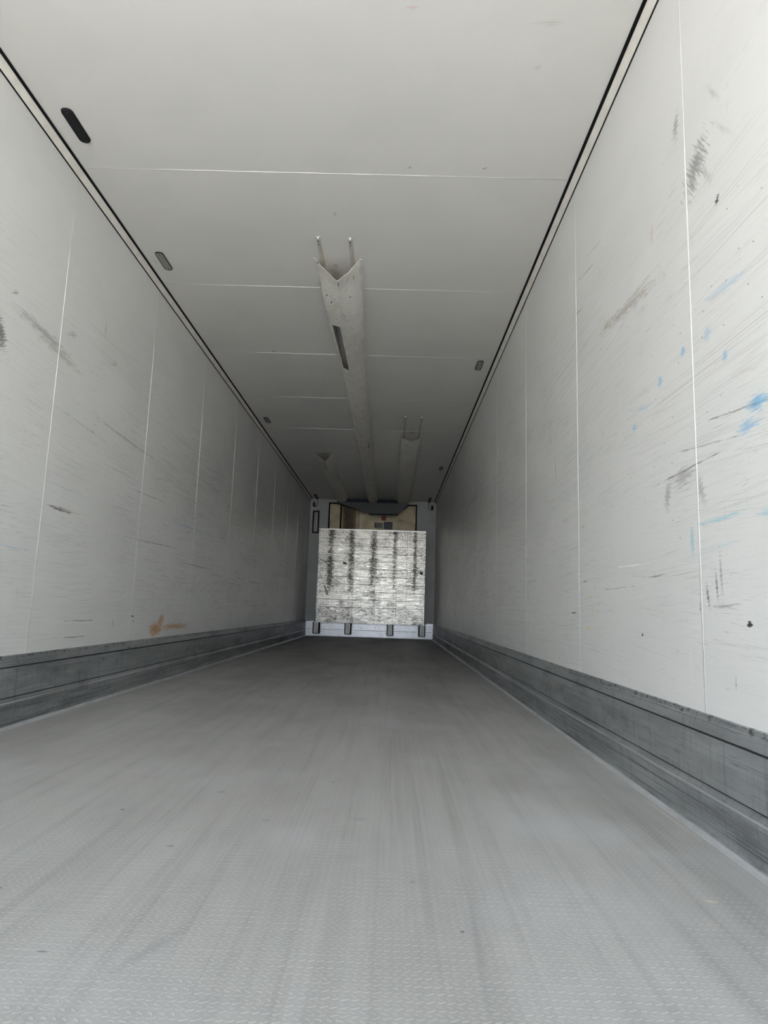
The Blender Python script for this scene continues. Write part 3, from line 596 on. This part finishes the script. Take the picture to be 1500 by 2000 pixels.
# support brackets below it
M_inv = t.rotation_euler.to_matrix().inverted()
def put(name, bm, mt, par):
    for v_ in bm.verts: v_.co = M_inv @ (v_.co - oB)
    return obj(name, bm, mt, par)
bolt0 = None
for xc in (-1.000, -.396, .402, 1.006):
    pr = [(xc-.044, L-.034), (xc-.044, y_b+.006)]
    for k in range(4): u = xc-.034+k*.0185; pr += [(u, y_b+.006), (u+.002, y_b+.001), (u+.010, y_b+.001), (u+.012, y_b+.006)]
    pr += [(xc+.044, y_b+.006), (xc+.044, L-.034)]
    bm = bmesh.new(); prism(bm, [(x, y, .072) for x, y in pr], (0, 0, .200)); br = put('support_bracket', bm, mat_brk, t)
    ua, ub = .0445, .062
    bm = bmesh.new(); prism(bm, [(xc-ua, y_b+.012, .272), (xc-ub, y_b+.012, .272), (xc-ub, y_b+.012, .060), (xc+ub, y_b+.012, .060), (xc+ub, y_b+.012, .272), (xc+ua, y_b+.012, .272), (xc+ua, y_b+.012, .0715), (xc-ua, y_b+.012, .0715)], (0, L-.036-y_b-.012, 0))
    put('rubber_edge', bm, mat_seal, br)
    for s_ in (-1, 1):
        bm = bmesh.new(); box(bm, (xc+s_*.064, L-.037, .070), (xc+s_*.092, L-.0325, .268)); put('side_flange', bm, mat_sill, br)
        for z in (.10, .145, .19, .24):
            bm = bmesh.new(); cyl(bm, (xc+s_*.078, L-.040, z), (0, -1, 0), .0075, .006, 8); put('bolt', bm, mat_screw, br)

# ------------------------------------------------------------------ small cover and cable leads on the front wall
t = thing('wall_cover', 'narrow upright grey cover in a thick black frame on the front wall', 'cover', (-1.12, L, 1.985))
bm = bmesh.new(); box(bm, (-.066, -.018, 0), (.066, -.0005, .45), .004); obj('frame', bm, mat_blk, t)
bm = bmesh.new(); box(bm, (-.036, -.022, .03), (.036, -.017, .42), .002); obj('face', bm, plain('cover_grey', (.20, .21, .215), .3, .4), t)
bm = bmesh.new(); box(bm, (.022, -.026, .04), (.030, -.0215, .41), .001); obj('bright_edge', bm, plain('cover_pale', (.6, .61, .62), .3), t)
for s, lab in ((-1, 'black cable lead with an oval plug in the left top corner of the front wall'), (1, 'black cable lead with an oval plug in the right top corner of the front wall')):
    x0 = -1.168 if s < 0 else 1.160
    t = thing('cable_lead', lab, 'cable', (x0, L, 2.558), 'cable leads in the top corners')
    bm = bmesh.new(); bmesh.ops.create_uvsphere(bm, u_segments=20, v_segments=12, radius=1, matrix=Matrix.Translation((0, -.02, 0)) @ Matrix.Diagonal((.024, .019, .050, 1)))
    cyl(bm, (0, -.008, 0), (0, 1, 0), .018, .015, 16); obj('plug', bm, mat_blk, t, True)
    top = H-2.558
    pts = [(0, -.03, -.035), (-s*.02, -.035, -.05), (-s*.045, -.035, -.048), (-s*.062, -.035, -.03), (-s*.068, -.035, 0), (-s*.068, -.035, .05), (-s*.068, -.045, top-.015), (-s*.068, -.12, top-.006), (-s*.068, -.2, top-.006)]
    bm = bmesh.new(); tube(bm, pts, .0042, 8); obj('cable', bm, mat_blk, t, True)
    bm = bmesh.new(); box(bm, (-s*.068-.022, -.50, top-.022), (-s*.068+.022, -.06, top), .005); obj('clip', bm, mat_blk, t)
